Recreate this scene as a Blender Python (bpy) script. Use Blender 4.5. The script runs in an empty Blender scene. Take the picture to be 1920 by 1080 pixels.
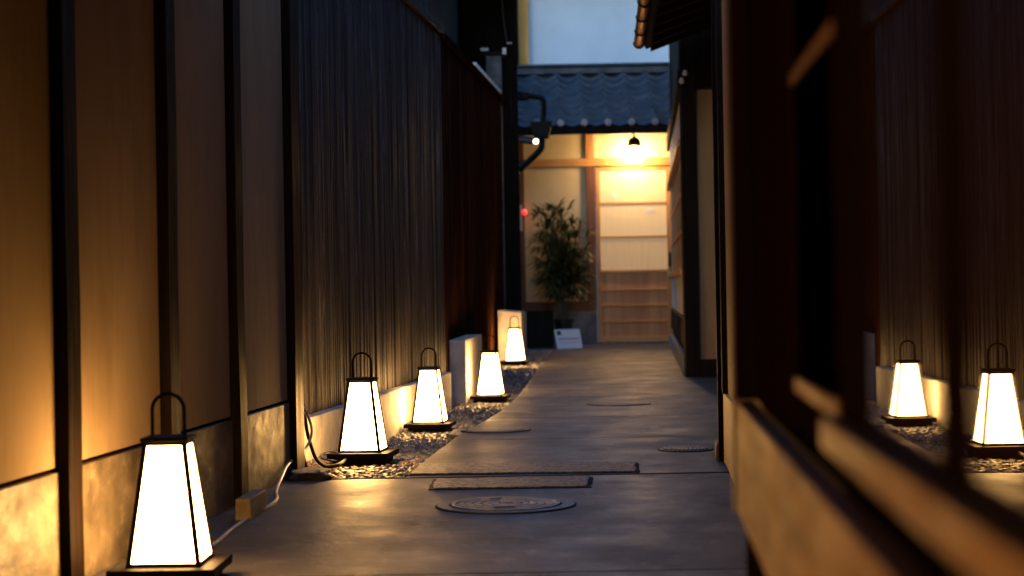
import bpy, math, random
import numpy as np
from mathutils import Vector, Matrix, noise
R = math.radians
S = bpy.context.scene
C = S.collection
rnd = random.Random(7)

# ------------------------------------------------------------ camera, sky, exposure
cam = bpy.data.objects.new('camera', bpy.data.cameras.new('camera')); C.objects.link(cam); S.camera = cam
cam.data.sensor_width = 36.0; cam.data.lens = 61.9; cam.data.clip_start = .02; cam.data.clip_end = 500
rl = R(1.0); cr, sr = math.cos(rl), math.sin(rl)
cam.matrix_world = Matrix(((cr, sr, 0, 0), (0, 0, -1, 0), (-sr, cr, 0, .65), (0, 0, 0, 1)))
cam.data.dof.use_dof = True; cam.data.dof.focus_distance = 6.3; cam.data.dof.aperture_fstop = 4.2
W = bpy.data.worlds.new('World'); S.world = W; W.use_nodes = True
wn = W.node_tree; bg = wn.nodes['Background']
sky = wn.nodes.new('ShaderNodeTexSky'); sky.sky_type = 'NISHITA'; sky.sun_disc = False
sky.sun_elevation = R(14.0); sky.sun_rotation = R(200); sky.ozone_density = 5; sky.dust_density = .8
wn.links.new(sky.outputs[0], bg.inputs[0]); bg.inputs[1].default_value = .15
S.view_settings.view_transform = 'Standard'; S.view_settings.look = 'None'
S.view_settings.exposure = 1.85; S.view_settings.gamma = 1
LANTERN = 14.5; DOORLAMP = 36.0

# ------------------------------------------------------------ materials
def mat(name, c1, c2=None, rough=.6, r2=None, scale=(6, 6, 6), detail=5, bump=.0, bscale=None, bdist=.004, metal=0,
        ramp=(.35, .65), spec=.5, fine=None, coat=0, island=None):
    m = bpy.data.materials.new(name); m.use_nodes = True
    nt = m.node_tree; N = nt.nodes; L = nt.links; p = N['Principled BSDF']
    p.inputs['Metallic'].default_value = metal; p.inputs['Roughness'].default_value = rough
    p.inputs['Specular IOR Level'].default_value = spec; p.inputs['Coat Weight'].default_value = coat
    p.inputs['Coat Roughness'].default_value = .15
    p.inputs['Base Color'].default_value = (*c1, 1)
    tc = N.new('ShaderNodeTexCoord')
    def nz(sc, det=5, rg=.55):
        mp = N.new('ShaderNodeMapping'); mp.inputs['Scale'].default_value = sc
        n = N.new('ShaderNodeTexNoise'); n.inputs['Scale'].default_value = 1; n.inputs['Detail'].default_value = det
        n.inputs['Roughness'].default_value = rg
        L.new(tc.outputs['Object'], mp.inputs[0]); L.new(mp.outputs[0], n.inputs['Vector']); return n
    if c2:
        n = nz(scale, detail); rp = N.new('ShaderNodeValToRGB')
        rp.color_ramp.elements[0].position, rp.color_ramp.elements[1].position = ramp
        rp.color_ramp.elements[0].color = (*c1, 1); rp.color_ramp.elements[1].color = (*c2, 1)
        L.new(n.outputs[0], rp.inputs[0]); col = rp.outputs[0]
        if fine:                       # a second, finer layer of stains and streaks: (colour, scale, amount, ramp)
            n2 = nz(fine[1], 6, .65); r3 = N.new('ShaderNodeValToRGB')
            r3.color_ramp.elements[0].position, r3.color_ramp.elements[1].position = fine[3]
            r3.color_ramp.elements[1].color = (fine[2],) * 3 + (1,)
            mx = N.new('ShaderNodeMixRGB'); mx.inputs[2].default_value = (*fine[0], 1)
            L.new(n2.outputs[0], r3.inputs[0]); L.new(r3.outputs[0], mx.inputs[0]); L.new(col, mx.inputs[1]); col = mx.outputs[0]
        if island:
            g = N.new('ShaderNodeNewGeometry'); mr = N.new('ShaderNodeMapRange')
            mr.inputs['To Min'].default_value = island[0]; mr.inputs['To Max'].default_value = island[1]
            L.new(g.outputs['Random Per Island'], mr.inputs[0])
            mx = N.new('ShaderNodeMixRGB'); mx.blend_type = 'MULTIPLY'; mx.inputs[0].default_value = 1
            L.new(col, mx.inputs[1]); L.new(mr.outputs[0], mx.inputs[2]); col = mx.outputs[0]
        L.new(col, p.inputs['Base Color'])
        if r2 is not None:
            mr = N.new('ShaderNodeMapRange'); mr.inputs['From Min'].default_value = ramp[0]; mr.inputs['From Max'].default_value = ramp[1]
            mr.inputs['To Min'].default_value = rough; mr.inputs['To Max'].default_value = r2
            n3 = nz(tuple(s * 1.7 for s in scale), 6, .6)
            L.new(n3.outputs[0], mr.inputs[0]); L.new(mr.outputs[0], p.inputs['Roughness'])
    if bump:
        b = N.new('ShaderNodeBump'); b.inputs['Strength'].default_value = bump; b.inputs['Distance'].default_value = bdist
        nb = nz(bscale or scale, 8, .65); L.new(nb.outputs[0], b.inputs['Height']); L.new(b.outputs[0], p.inputs['Normal'])
    return m

def emit(name, col, s):
    m = bpy.data.materials.new(name); m.use_nodes = True
    p = m.node_tree.nodes['Principled BSDF']; p.inputs['Base Color'].default_value = (.8, .75, .65, 1)
    p.inputs['Emission Color'].default_value = (*col, 1); p.inputs['Emission Strength'].default_value = s
    return m

M = {}
M['concrete'] = mat('path_concrete', (.040, .037, .038), (.115, .104, .10), .40, .62, scale=(2.2, 1.6, 1), bump=.55, bscale=(18, 18, 20), bdist=.007,
                    ramp=(.3, .7), fine=((.19, .175, .17), (9, 5, 3), .6, (.56, .68)), spec=.28)
M['apron'] = mat('strip_concrete', (.12, .12, .13), (.2, .2, .2), .6, scale=(8, 8, 8), bump=.3, bscale=(60, 60, 60))
M['dark_gap'] = mat('joint_dirt', (.008, .008, .009), (.02, .018, .016), .9, scale=(30, 30, 30), bump=.5)
M['granite'] = mat('granite', (.07, .065, .06), (.26, .24, .23), .40, .7, scale=(60, 60, 60), bump=1, bscale=(70, 70, 70), bdist=.012,
                   fine=((.03, .028, .026), (12, 25, 9), .8, (.55, .68)))
M['iron'] = mat('cast_iron', (.075, .07, .068), (.16, .15, .15), .38, .55, scale=(20, 20, 20), bump=.3, bscale=(90, 90, 90), metal=.25)
M['iron_dark'] = mat('old_iron', (.02, .02, .02), (.04, .038, .036), .5, scale=(20, 20, 20))
M['plaster'] = mat('clay_plaster', (.26, .187, .112), (.32, .235, .148), .8, .95, scale=(3, 3, .8), bump=.25, bscale=(22, 22, 8), bdist=.004,
                   fine=((.20, .14, .08), (6, 6, 1.3), .7, (.48, .68)), spec=.06)
M['dado'] = mat('dado_mortar', (.085, .064, .042), (.23, .18, .12), .45, .7, scale=(7, 7, 10), bump=.6, bscale=(16, 16, 26), bdist=.008,
                fine=((.34, .28, .20), (14, 14, 20), .7, (.56, .7)))
M['kerb'] = mat('kerb_concrete', (.36, .34, .32), (.50, .48, .45), .75, scale=(9, 9, 9), bump=.3, bscale=(50, 50, 50),
                fine=((.16, .15, .135), (9, 9, 5), .6, (.52, .66)))
M['post'] = mat('dark_timber', (.003, .0014, .0008), (.011, .0045, .002), .45, .65, spec=.05, scale=(40, 40, 2.5), bump=.4, bscale=(60, 60, 3), bdist=.003)
M['black_wood'] = mat('black_timber', (.006, .005, .005), (.014, .011, .01), .6, .8, scale=(40, 40, 3), bump=.3, bscale=(60, 60, 3), spec=.05)
M['fence'] = mat('weathered_boards', (.014, .0125, .014), (.046, .041, .044), .5, .75, spec=.15, scale=(45, 45, 1.6), bump=.9, bscale=(120, 120, 1.2), bdist=.005,
                 fine=((.22, .21, .24), (80, 80, 2.2), .8, (.57, .72)), island=(.5, 1.4))  # pale bluish streaks: worn varnish, with skylight glints put into the colour
M['fence_wide'] = mat('wide_boards', (.22, .10, .03), (.45, .22, .075), .35, .55, scale=(40, 40, 2), bump=.6, bscale=(90, 90, 3), bdist=.004, island=(.6, 1.3))
M['fence_brown'] = mat('brown_boards', (.018, .007, .004), (.055, .021, .010), .8, .95, spec=0, scale=(45, 45, 1.6), bump=.6, bscale=(100, 100, 2.6), bdist=.004, island=(.6, 1.3))
M['metal_sheet'] = mat('dark_metal_sheet', (.006, .008, .014), (.010, .013, .022), .5, spec=.2, scale=(4, 4, 4))
M['lantern_metal'] = mat('lantern_metal', (.005, .0035, .0025), (.010, .007, .005), .55, .7, spec=.1, scale=(60, 60, 60), bump=.1, bscale=(200, 200, 200))
M['glow'] = emit('lit_acrylic', (1, .52, .15), LANTERN)
M['globe'] = emit('lit_globe', (1, .60, .24), DOORLAMP)
M['spot_disc'] = emit('spot_disc', (1, .9, .7), 2)
M['red_led'] = emit('red_led', (1, .01, .03), .6)
M['cedar'] = mat('cedar', (.40, .20, .075), (.58, .32, .14), .45, .6, scale=(30, 30, 2), bump=.15, bscale=(60, 60, 3))
M['cedar_h'] = mat('cedar_beam', (.48, .24, .08), (.66, .38, .15), .45, .6, scale=(2, 30, 30), bump=.15, bscale=(3, 60, 60))
M['cedar_panel'] = mat('cedar_panel', (.50, .22, .08), (.66, .34, .14), .5, scale=(14, 14, 1), bump=.15, bscale=(60, 60, 3))
M['yellow_lit'] = mat('yellow_lit_timber', (.55, .26, .04), (.75, .40, .08), .6, scale=(12, 12, 1.5), bump=.2)  # warm light on the corner post is put into the wood colour
M['redwood'] = mat('red_timber', (.11, .040, .015), (.19, .075, .03), .5, scale=(30, 30, 2), bump=.15)
M['paper'] = mat('door_paper', (.60, .50, .36), (.68, .58, .43), .5, scale=(60, 3, 1.5), ramp=(.3, .7))
M['paper'].node_tree.nodes['Principled BSDF'].inputs['Emission Color'].default_value = (1, .60, .24, 1)
M['paper'].node_tree.nodes['Principled BSDF'].inputs['Emission Strength'].default_value = .085  # faint glow put into the paper as light from behind
M['cream'] = mat('cream_plaster', (.62, .52, .34), (.70, .60, .42), .8, scale=(3, 3, 3), bump=.15, bscale=(30, 30, 30))
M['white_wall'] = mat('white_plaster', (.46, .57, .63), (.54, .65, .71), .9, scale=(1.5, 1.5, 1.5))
M['stone'] = mat('grey_stone', (.09, .095, .11), (.19, .20, .22), .8, scale=(5, 5, 5), bump=.6, bscale=(20, 20, 20), bdist=.01)
M['tile'] = mat('roof_tile', (.018, .033, .045), (.045, .068, .088), .42, .6, scale=(6, 6, 6), bump=.1, bscale=(50, 50, 50))
M['tile_disc'] = mat('tile_disc', (.12, .14, .18), (.18, .21, .27), .3, scale=(20, 20, 20))
M['copper'] = mat('copper_gutter', (.55, .26, .09), (.75, .38, .14), .25, .4, scale=(20, 20, 20), metal=1)
M['black_metal'] = mat('black_metal', (.004, .004, .005), (.008, .008, .010), .5, spec=.12, scale=(20, 20, 20))
M['white_plastic'] = mat('white_plastic', (.6, .6, .62), (.68, .68, .7), .4, scale=(5, 5, 5))
M['card'] = mat('card', (.74, .72, .76), (.8, .78, .8), .5, scale=(5, 5, 5))
M['ink'] = mat('ink', (.015, .015, .02), (.03, .03, .035), .6, scale=(90, 90, 90))
M['ink_grey'] = mat('pale_ink', (.30, .29, .33), (.36, .35, .38), .6, scale=(90, 90, 90))
M['leaf'] = mat('palm_leaf', (.020, .030, .008), (.075, .085, .02), .4, scale=(9, 9, 9), island=(.5, 1.5))
M['cane'] = mat('palm_cane', (.05, .045, .02), (.10, .08, .04), .6, scale=(20, 20, 20))
M['pot'] = mat('black_pot', (.008, .008, .009), (.014, .013, .013), .5, scale=(10, 10, 10))
M['planter'] = mat('dark_planter', (.006, .004, .004), (.014, .010, .008), .7, spec=.1, scale=(30, 30, 2))
M['pebble'] = mat('brown_pebble', (.045, .030, .018), (.13, .09, .055), .35, .6, scale=(25, 25, 25), island=(.4, 1.5))
M['gravel'] = mat('grey_gravel', (.035, .038, .048), (.105, .11, .13), .35, .6, scale=(40, 40, 40), island=(.25, 1.7))
M['soil'] = mat('gravel_bed', (.02, .018, .016), (.05, .045, .04), .9, scale=(40, 40, 40), bump=1, bscale=(60, 60, 60), bdist=.01)
M['rock'] = mat('brown_rock', (.035, .026, .02), (.11, .08, .06), .6, scale=(12, 12, 12), bump=1, bscale=(30, 30, 30), bdist=.02)
M['block'] = mat('timber_block', (.15, .11, .06), (.26, .20, .13), .65, scale=(20, 5, 30), bump=.5, bscale=(60, 12, 60))
M['peg'] = mat('brown_block', (.10, .035, .015), (.17, .065, .03), .5, scale=(20, 20, 8), bump=.4)
M['cable_grey'] = mat('grey_cable', (.36, .33, .31), (.48, .45, .42), .35, scale=(30, 30, 30))
M['cable_black'] = mat('black_cable', (.006, .006, .006), (.012, .012, .012), .5, spec=.15, scale=(30, 30, 30))
M['bay_wood'] = mat('lacquered_wood', (.15, .042, .005), (.34, .115, .018), .5, .65, spec=.1, scale=(60, 2.2, 30), bump=.3, bscale=(80, 4, 60), bdist=.002)
M['bay_black'] = mat('bay_dark_wood', (.009, .0035, .0015), (.018, .007, .003), .8, scale=(60, 60, 3), spec=0)
M['board_brown'] = mat('brown_dado_board', (.12, .06, .035), (.20, .11, .07), .5, scale=(20, 4, 30), bump=.3)
M['zinc'] = mat('zinc_post', (.05, .06, .085), (.10, .115, .15), .4, .6, scale=(7, 7, 9), metal=.3)
M['shoji_w'] = mat('shoji_paper', (.62, .60, .62), (.7, .68, .7), .8, scale=(5, 5, 5))
M['glint_bracket'] = mat('pale_glint_bracket', (.35, .38, .5), (.55, .58, .7), .2, scale=(20, 20, 20))  # pale colour for painted glints on the fence cap; post brackets share it
g = bpy.data.materials.new('window_glass'); g.use_nodes = True; gp = g.node_tree.nodes['Principled BSDF']
gp.inputs['Base Color'].default_value = (.03, .010, .003, 1); gp.inputs['Roughness'].default_value = .012  # red-brown base puts the haze over the reflections into the colour
gp.inputs['IOR'].default_value = 1.52; M['glass'] = g

# ------------------------------------------------------------ mesh helpers
class MB:
    def __init__(s): s.v = []; s.f = []
    def hexa(s, p):
        n = len(s.v); s.v += [tuple(q) for q in p]
        s.f += [tuple(n + i for i in q) for q in ((0, 3, 2, 1), (4, 5, 6, 7), (0, 1, 5, 4), (1, 2, 6, 5), (2, 3, 7, 6), (3, 0, 4, 7))]
    def box(s, x0, x1, y0, y1, z0, z1):
        s.hexa([(x0, y0, z0), (x1, y0, z0), (x1, y1, z0), (x0, y1, z0), (x0, y0, z1), (x1, y0, z1), (x1, y1, z1), (x0, y1, z1)])
    def wbox(s, sl, a0, a1, y0, y1, z0, z1):      # box lying along a wall that runs in the plane X = a + sl*Y
        q = lambda a, y, z: (a + sl * y, y, z)
        s.hexa([q(a0, y0, z0), q(a1, y0, z0), q(a1, y1, z0), q(a0, y1, z0), q(a0, y0, z1), q(a1, y0, z1), q(a1, y1, z1), q(a0, y1, z1)])
    def ring(s, p0, p1, r0, r1, n=14, cap=True):
        a, b = Vector(p0), Vector(p1); d = (b - a).normalized()
        u = d.orthogonal().normalized(); w = d.cross(u); k = len(s.v)
        for c, r in ((a, r0), (b, r1)):
            for i in range(n):
                t = 2 * math.pi * i / n; s.v.append(tuple(c + (u * math.cos(t) + w * math.sin(t)) * r))
        for i in range(n): s.f.append((k + i, k + (i + 1) % n, k + n + (i + 1) % n, k + n + i))
        if cap: s.f.append(tuple(k + i for i in reversed(range(n)))); s.f.append(tuple(k + n + i for i in range(n)))
    def tube(s, pts, r, n=8, smooth=6):
        P = [Vector(p) for p in pts]
        if smooth:
            Q = []
            for i in range(len(P) - 1):
                p0 = P[max(i - 1, 0)]; p1 = P[i]; p2 = P[i + 1]; p3 = P[min(i + 2, len(P) - 1)]
                for j in range(smooth):
                    t = j / smooth
                    Q.append(.5 * ((2 * p1) + (p2 - p0) * t + (2 * p0 - 5 * p1 + 4 * p2 - p3) * t * t + (3 * p1 - p0 - 3 * p2 + p3) * t ** 3))
            Q.append(P[-1]); P = Q
        k = len(s.v); u = None
        for i, p in enumerate(P):
            d = (P[min(i + 1, len(P) - 1)] - P[max(i - 1, 0)]).normalized()
            u = (d.orthogonal() if u is None else (u - d * u.dot(d))).normalized(); w = d.cross(u)
            for j in range(n):
                t = 2 * math.pi * j / n; s.v.append(tuple(p + (u * math.cos(t) + w * math.sin(t)) * r))
        for i in range(len(P) - 1):
            for j in range(n):
                s.f.append((k + i * n + j, k + i * n + (j + 1) % n, k + (i + 1) * n + (j + 1) % n, k + (i + 1) * n + j))
        s.f.append(tuple(k + j for j in reversed(range(n)))); e = k + (len(P) - 1) * n; s.f.append(tuple(e + j for j in range(n)))
    def lathe(s, c, prof, n=24):                  # profile of (radius, z) turned about a vertical axis at c
        k = len(s.v)
        for r, z in prof:
            for i in range(n):
                t = 2 * math.pi * i / n; s.v.append((c[0] + r * math.cos(t), c[1] + r * math.sin(t), c[2] + z))
        for a in range(len(prof) - 1):
            for i in range(n):
                s.f.append((k + a * n + i, k + a * n + (i + 1) % n, k + (a + 1) * n + (i + 1) % n, k + (a + 1) * n + i))
        s.f.append(tuple(k + i for i in reversed(range(n)))); e = k + (len(prof) - 1) * n; s.f.append(tuple(e + i for i in range(n)))
    def prism(s, poly, z0, z1):
        k = len(s.v); n = len(poly)
        s.v += [(x, y, z0) for x, y in poly] + [(x, y, z1) for x, y in poly]
        s.f.append(tuple(k + i for i in reversed(range(n)))); s.f.append(tuple(k + n + i for i in range(n)))
        for i in range(n): s.f.append((k + i, k + (i + 1) % n, k + n + (i + 1) % n, k + n + i))

def build(name, mb, m, parent=None, loc=(0, 0, 0), bevel=0, smooth=False, segs=2):
    """mesh coordinates are given in the world; the object's origin is put at the thing's base"""
    root = parent
    while root is not None and root.parent is not None: root = root.parent
    o0 = Vector(root.location) if root is not None else Vector(loc)
    me = bpy.data.meshes.new(name); me.from_pydata([(x - o0.x, y - o0.y, z - o0.z) for x, y, z in mb.v], [], mb.f)
    me.materials.append(m if not isinstance(m, str) else M[m]); me.validate(); me.update()
    if smooth:
        me.polygons.foreach_set('use_smooth', [True] * len(me.polygons))
        try: me.set_sharp_from_angle(angle=R(40))
        except Exception: pass
    o = bpy.data.objects.new(name, me); C.objects.link(o)
    if parent is not None: o.parent = parent
    else: o.location = o0
    if bevel:
        b = o.modifiers.new('edge', 'BEVEL'); b.width = bevel; b.segments = segs; b.limit_method = 'ANGLE'; b.angle_limit = R(40)
    return o
def tag(o, label=None, cat=None, group=None, kind=None):
    if label: o['label'] = label
    if cat: o['category'] = cat
    if group: o['group'] = group
    if kind: o['kind'] = kind
    return o
def thing(name, label, cat, loc, group=None):
    o = bpy.data.objects.new(name, None); C.objects.link(o); o.location = loc; o.empty_display_size = .1
    return tag(o, label, cat, group)
def one(fn, *a):
    m = MB(); getattr(m, fn)(*a); return m
def bxs(*L):
    m = MB()
    for b in L: m.box(*b)
    return m
def wbs(sl, *L):
    m = MB()
    for b in L: m.wbox(sl, *b)
    return m

# ------------------------------------------------------------ the lines of the alley
LW = lambda y: -1.384 + .096 * y          # left plaster wall
LF = lambda y: -1.691 + .119 * y if y < 10.7 else -.985 + .053 * y          # left board fence, it bends at 10.7
KF = lambda y: LF(y) + .055               # kerb face
RW = lambda y: .30 + .074 * y             # right house front
EDGE = [(6.14, -.383), (6.28, -.373), (7.07, -.311), (7.95, -.235), (8.23, -.193), (9.3, -.071), (9.89, -.014), (10.82, .038), (12.36, .115),
        (15.0, .234), (17.27, .36), (18.3, .40)]
def edge(y):
    if y <= EDGE[0][0]: return EDGE[0][1]
    for (y0, x0), (y1, x1) in zip(EDGE, EDGE[1:]):
        if y <= y1: return x0 + (x1 - x0) * (y - y0) / (y1 - y0)
    return EDGE[-1][1]
def gz(y):                                 # level of the gravel bed
    K = [(6, -.02), (7.2, -.025), (8.6, -.08), (11.6, -.08), (14.6, -.02), (18, -.01)]
    for (y0, z0), (y1, z1) in zip(K, K[1:]):
        if y <= y1: t = max(0, (y - y0) / (y1 - y0)); return z0 + (z1 - z0) * t * t * (3 - 2 * t)
    return -.01

# ------------------------------------------------------------ ground
tag(build('ground', bxs((-40, 40, -20, 60, -.35, -.12)), 'soil'), kind='structure')
m = MB()
joints = [-3, -.5, 1.8, 4.02, 6.085, 7.57, 8.8, 10.4, 12.2, 14.3, 16.5, 19.55]
for i, (a, b) in enumerate(zip(joints, joints[1:])):
    g0 = .005; a1 = a + (.012 if abs(a - 6.085) < .01 else g0); b1 = b - (.012 if abs(b - 6.085) < .01 else g0)
    ys = [a1] + [y for y, _ in EDGE if a1 + .05 < y < b1 - .05] + [b1]
    if b <= 6.1: left = [(LW(y) - .02, y) for y in ys]
    else:
        n = 8; yy = sorted(set(ys + [a1 + (b1 - a1) * k / n for k in range(n + 1)]))
        left = [(edge(y) + .006 * noise.noise(Vector((y * 4, 0, 0))), y) for y in yy]
    if b > 16.6: left = left[:-1] + [(edge(18.3), 18.3), (.05, 18.32), (.05, b1)]
    m.prism([(2.3, a1), (2.3, b1)] + left[::-1], -.11, 0)
tag(build('path', m, 'concrete', bevel=.004), kind='structure')
# dirt lying in the wide joint
m = MB(); prev = None
for k in range(60):
    x = -.82 + k * .028; w = .009 + .006 * abs(noise.noise(Vector((x * 6, 3, 0)))); yc = 6.085 + .006 * noise.noise(Vector((x * 3, 1, 0)))
    m.box(x, x + .028, yc - w, yc + w, -.05, .0018)
tag(build('joint_dirt', m, 'dark_gap'), kind='structure')
m = MB(); ys = [6.11 + k * .25 for k in range(50)]
for a, b in zip(ys, ys[1:]):
    q = [(LF(a) - .1, a, gz(a) - .012), (edge(a) + .02, a, gz(a) - .012), (edge(b) + .02, b, gz(b) - .012), (LF(b) - .1, b, gz(b) - .012)]
    m.hexa([(x, y, z - .1) for x, y, z in q] + q)
tag(build('gravel_bed', m, 'soil'), kind='structure')

def stones(name, n, y0, y1, r0, r1, m_, sub, label, flat):
    import bmesh
    bm = bmesh.new(); bmesh.ops.create_icosphere(bm, subdivisions=sub, radius=1)
    bv = np.array([v.co[:] for v in bm.verts]); bf = np.array([[v.index for v in f.verts] for f in bm.faces]); bm.free()
    rs = np.random.RandomState(int(y0 * 10)); V = []; F = []; k = 0
    while k < n:
        y = rs.uniform(y0, y1); lo = KF(y) if y > 6.88 else LF(y) + .02
        if y < 6.3: lo = -.66
        hi = edge(y) - .006
        if hi - lo <= .02: continue
        x = rs.uniform(lo, hi)
        if rs.rand() > (hi - lo) / .62: continue
        r = rs.uniform(r0, r1); sc = np.array([r * rs.uniform(.8, 1.4), r * rs.uniform(.7, 1.1), r * rs.uniform(*flat)])
        a, b_ = rs.uniform(0, 6.28), rs.uniform(-.4, .4)
        v = bv * sc * (1 + .16 * np.sin(bv[:, [1, 2, 0]] * 3 + rs.uniform(0, 6, 3)))
        Rz = np.array([[math.cos(a), -math.sin(a), 0], [math.sin(a), math.cos(a), 0], [0, 0, 1]])
        Rx = np.array([[1, 0, 0], [0, math.cos(b_), -math.sin(b_)], [0, math.sin(b_), math.cos(b_)]])
        v = v @ Rx.T @ Rz.T + np.array([x, y, gz(y) - .004 + rs.uniform(-.004, .007)])
        V.append(v); F.append(bf + k * len(bv)); k += 1
    me = bpy.data.meshes.new(name); me.from_pydata(np.concatenate(V).tolist(), [], np.concatenate(F).tolist()); me.materials.append(M[m_])
    if sub > 1: me.polygons.foreach_set('use_smooth', [True] * len(me.polygons))
    o = bpy.data.objects.new(name, me); C.objects.link(o)
    tag(o, label, 'gravel', kind='stuff')
stones('pebbles', 1100, 6.12, 6.95, .012, .021, 'pebble', 2, 'rounded brown pebbles under and in front of the second lantern', (.5, .8))
stones('gravel', 9000, 6.8, 12.0, .010, .019, 'gravel', 1, 'grey crushed gravel between the concrete kerb and the path', (.6, 1.0))
stones('gravel', 5000, 12.0, 18.0, .014, .024, 'gravel', 1, 'blue grey gravel at the far end of the strip beside the last lantern', (.6, 1.0))

# things let into the path
def slab(name, label, poly, grp):
    cx = sum(p[0] for p in poly) / len(poly); cy = sum(p[1] for p in poly) / len(poly)
    t = thing(name, label, 'stone slab', (cx, cy, 0), grp)
    def shr(d):
        return [(x + d * (1 if x < cx else -1), y + d * (1 if y < cy else -1)) for x, y in poly]
    def rough(pl, a, s_):
        out = []
        for i in range(len(pl)):
            (x0, y0), (x1, y1) = pl[i], pl[(i + 1) % len(pl)]; n = max(2, int(math.hypot(x1 - x0, y1 - y0) / .03))
            for k in range(n):
                u = k / n; x = x0 + (x1 - x0) * u; y = y0 + (y1 - y0) * u
                out.append((x + a * noise.noise(Vector((x * 14, y * 14, s_))), y + a * noise.noise(Vector((x * 14, y * 14, s_ + 5)))))
        return out
    build('joint', one('prism', rough(shr(-.009), .007, 1), -.03, .0022), 'dark_gap', t)
    build('slab', one('prism', rough(shr(.004), .010, 2), -.03, .0062), 'granite', t, bevel=.002)
slab('granite_slab', 'longer rough granite slab let into the path just beyond the wide joint', [(-.375, 6.165), (.425, 6.13), (.443, 6.46), (-.352, 6.53)], 'granite slabs beside the joint')
slab('granite_slab', 'shorter rough granite slab between the wide joint and the nearest round cover', [(-.274, 5.71), (.236, 5.70), (.258, 5.99), (-.272, 6.0)], 'granite slabs beside the joint')

def cover(label, x, y, r, rim, style):
    t = thing('manhole_cover', label, 'manhole cover', (x, y, 0), 'round covers in the path')
    m = MB(); n = 48
    for (ra, rb, z0, z1) in ((r - rim, r, -.02, .0045),):
        k = len(m.v)
        for z in (z0, z1):
            for rr in (ra, rb):
                for i in range(n):
                    a = 2 * math.pi * i / n; q = rr * (1 + (.012 * noise.noise(Vector((math.cos(a) * 3, math.sin(a) * 3, r))) if rr == rb else 0))
                    m.v.append((x + q * math.cos(a), y + q * math.sin(a), z))
        for i in range(n):
            j = (i + 1) % n
            m.f += [(k + 2 * n + i, k + 3 * n + i, k + 3 * n + j, k + 2 * n + j), (k + i, k + 2 * n + i, k + 2 * n + j, k + j), (k + n + i, k + n + j, k + 3 * n + j, k + 3 * n + i)]
    build('frame', m, 'iron_dark' if style != 'plain' else 'concrete', t)
    build('gap', one('ring', (x, y, -.02), (x, y, .0023), r + .006, r + .006, 48), 'dark_gap', t)
    m = MB(); prof = [(.0001, .004)]
    if style == 'rings':
        c = r - rim - .006
        for q in (.12, .3, .45, .6, .75, .9): prof += [(c * q - .003, .007), (c * q - .002, .0045), (c * q + .002, .0045), (c * q + .003, .007)]
        prof += [(c, .007), (c, -.01)]
    else: prof = [(.0001, .0058), (r - rim - .005, .0058), (r - rim - .004, -.01)]
    m.lathe((x, y, 0), prof, 48); build('lid', m, 'iron' if style == 'rings' else ('iron_dark' if style == 'grate' else 'concrete'), t)
    if style == 'rings':
        build('keyhole', bxs((x - .05, x - .012, y + .125, y + .133, .004, .0078)), 'dark_gap', t)
        build('keyhole', bxs((x - .035, x + .03, y - .105, y - .09, .004, .0082)), 'dark_gap', t)
    if style == 'grate':
        m = MB()
        for k in range(-5, 6):
            h = math.sqrt(max(0, (r - rim) ** 2 - (k * .016) ** 2)) * .85; m.box(x + k * .016 - .004, x + k * .016 + .004, y - h, y + h, .0058, .009)
        build('bars', m, 'iron', t)
cover('large cast iron manhole cover with concentric rings, nearest in the path', -.03, 5.27, .206, .036, 'rings')
cover('round cover filled with concrete at the gravel edge between second and third lanterns', -.085, 8.06, .155, .022, 'plain')
cover('faint round cover in the middle of the path, farthest away', .578, 9.7, .17, .022, 'plain')
cover('small dark drain grate beside the brown block at the right wall', .675, 6.95, .105, .014, 'grate')
m = MB(); m.prism([(-.297, 7.90), (-.2, 7.86), (-.18, 8.1), (-.2, 8.24), (-.285, 8.2)], -.05, -.003)
tag(build('ledge_stone', m, 'granite', loc=(-.24, 8, 0), bevel=.004), 'thin stone ledge sticking out of the path edge beside the gravel', 'stone')

# ------------------------------------------------------------ left plaster wall
t = thing('plaster_wall', 'clay plaster wall with grey dado and dark posts on the near left', 'wall', (LW(4), 4, 0))
py = [.82, 1.58, 2.34, 3.12, 3.88, 4.66, 5.38, 6.16]
build('core', wbs(.096, (-1.384 - .16, -1.384 - .012, -.8, 6.30, 0, 2.9)), 'bay_black', t)
for i in range(len(py) - 1):
    a, b = py[i] + .1, py[i + 1] + .02
    if b < 1.5: continue
    build('plaster_panel', wbs(.096, (-1.384 - .012, -1.384, a, b, .272, 2.9)), 'plaster', t)
    build('dado_panel', wbs(.096, (-1.384 - .012, -1.384 + .006, a, b, -.01, .262)), 'dado', t, bevel=.003)
for i, y in enumerate(py):
    if y < 2.3: continue
    if i == len(py) - 1:
        build('post', wbs(.096, (-1.384 - .1, -1.384 + .03, y, y + .13, 0, 2.9)), 'post', t, bevel=.004)
    else:
        m = MB(); n = 14; z = [2.9 * k / n for k in range(n + 1)]; wv = [.004 * noise.noise(Vector((y, q * 2.2, 0))) for q in z]
        for k in range(n):
            q = lambda a, yy, kk: (-1.384 + a + .096 * yy, yy, z[kk])
            k1 = k + 1; f0, f1 = .030 + wv[k], .030 + wv[k1]
            m.hexa([q(-.01, y + wv[k], k), q(f0, y + wv[k], k), q(f0, y + .085, k), q(-.01, y + .085, k),
                    q(-.01, y + wv[k1], k1), q(f1, y + wv[k1], k1), q(f1, y + .085, k1), q(-.01, y + .085, k1)])
        build('post', m, 'post', t)
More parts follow.
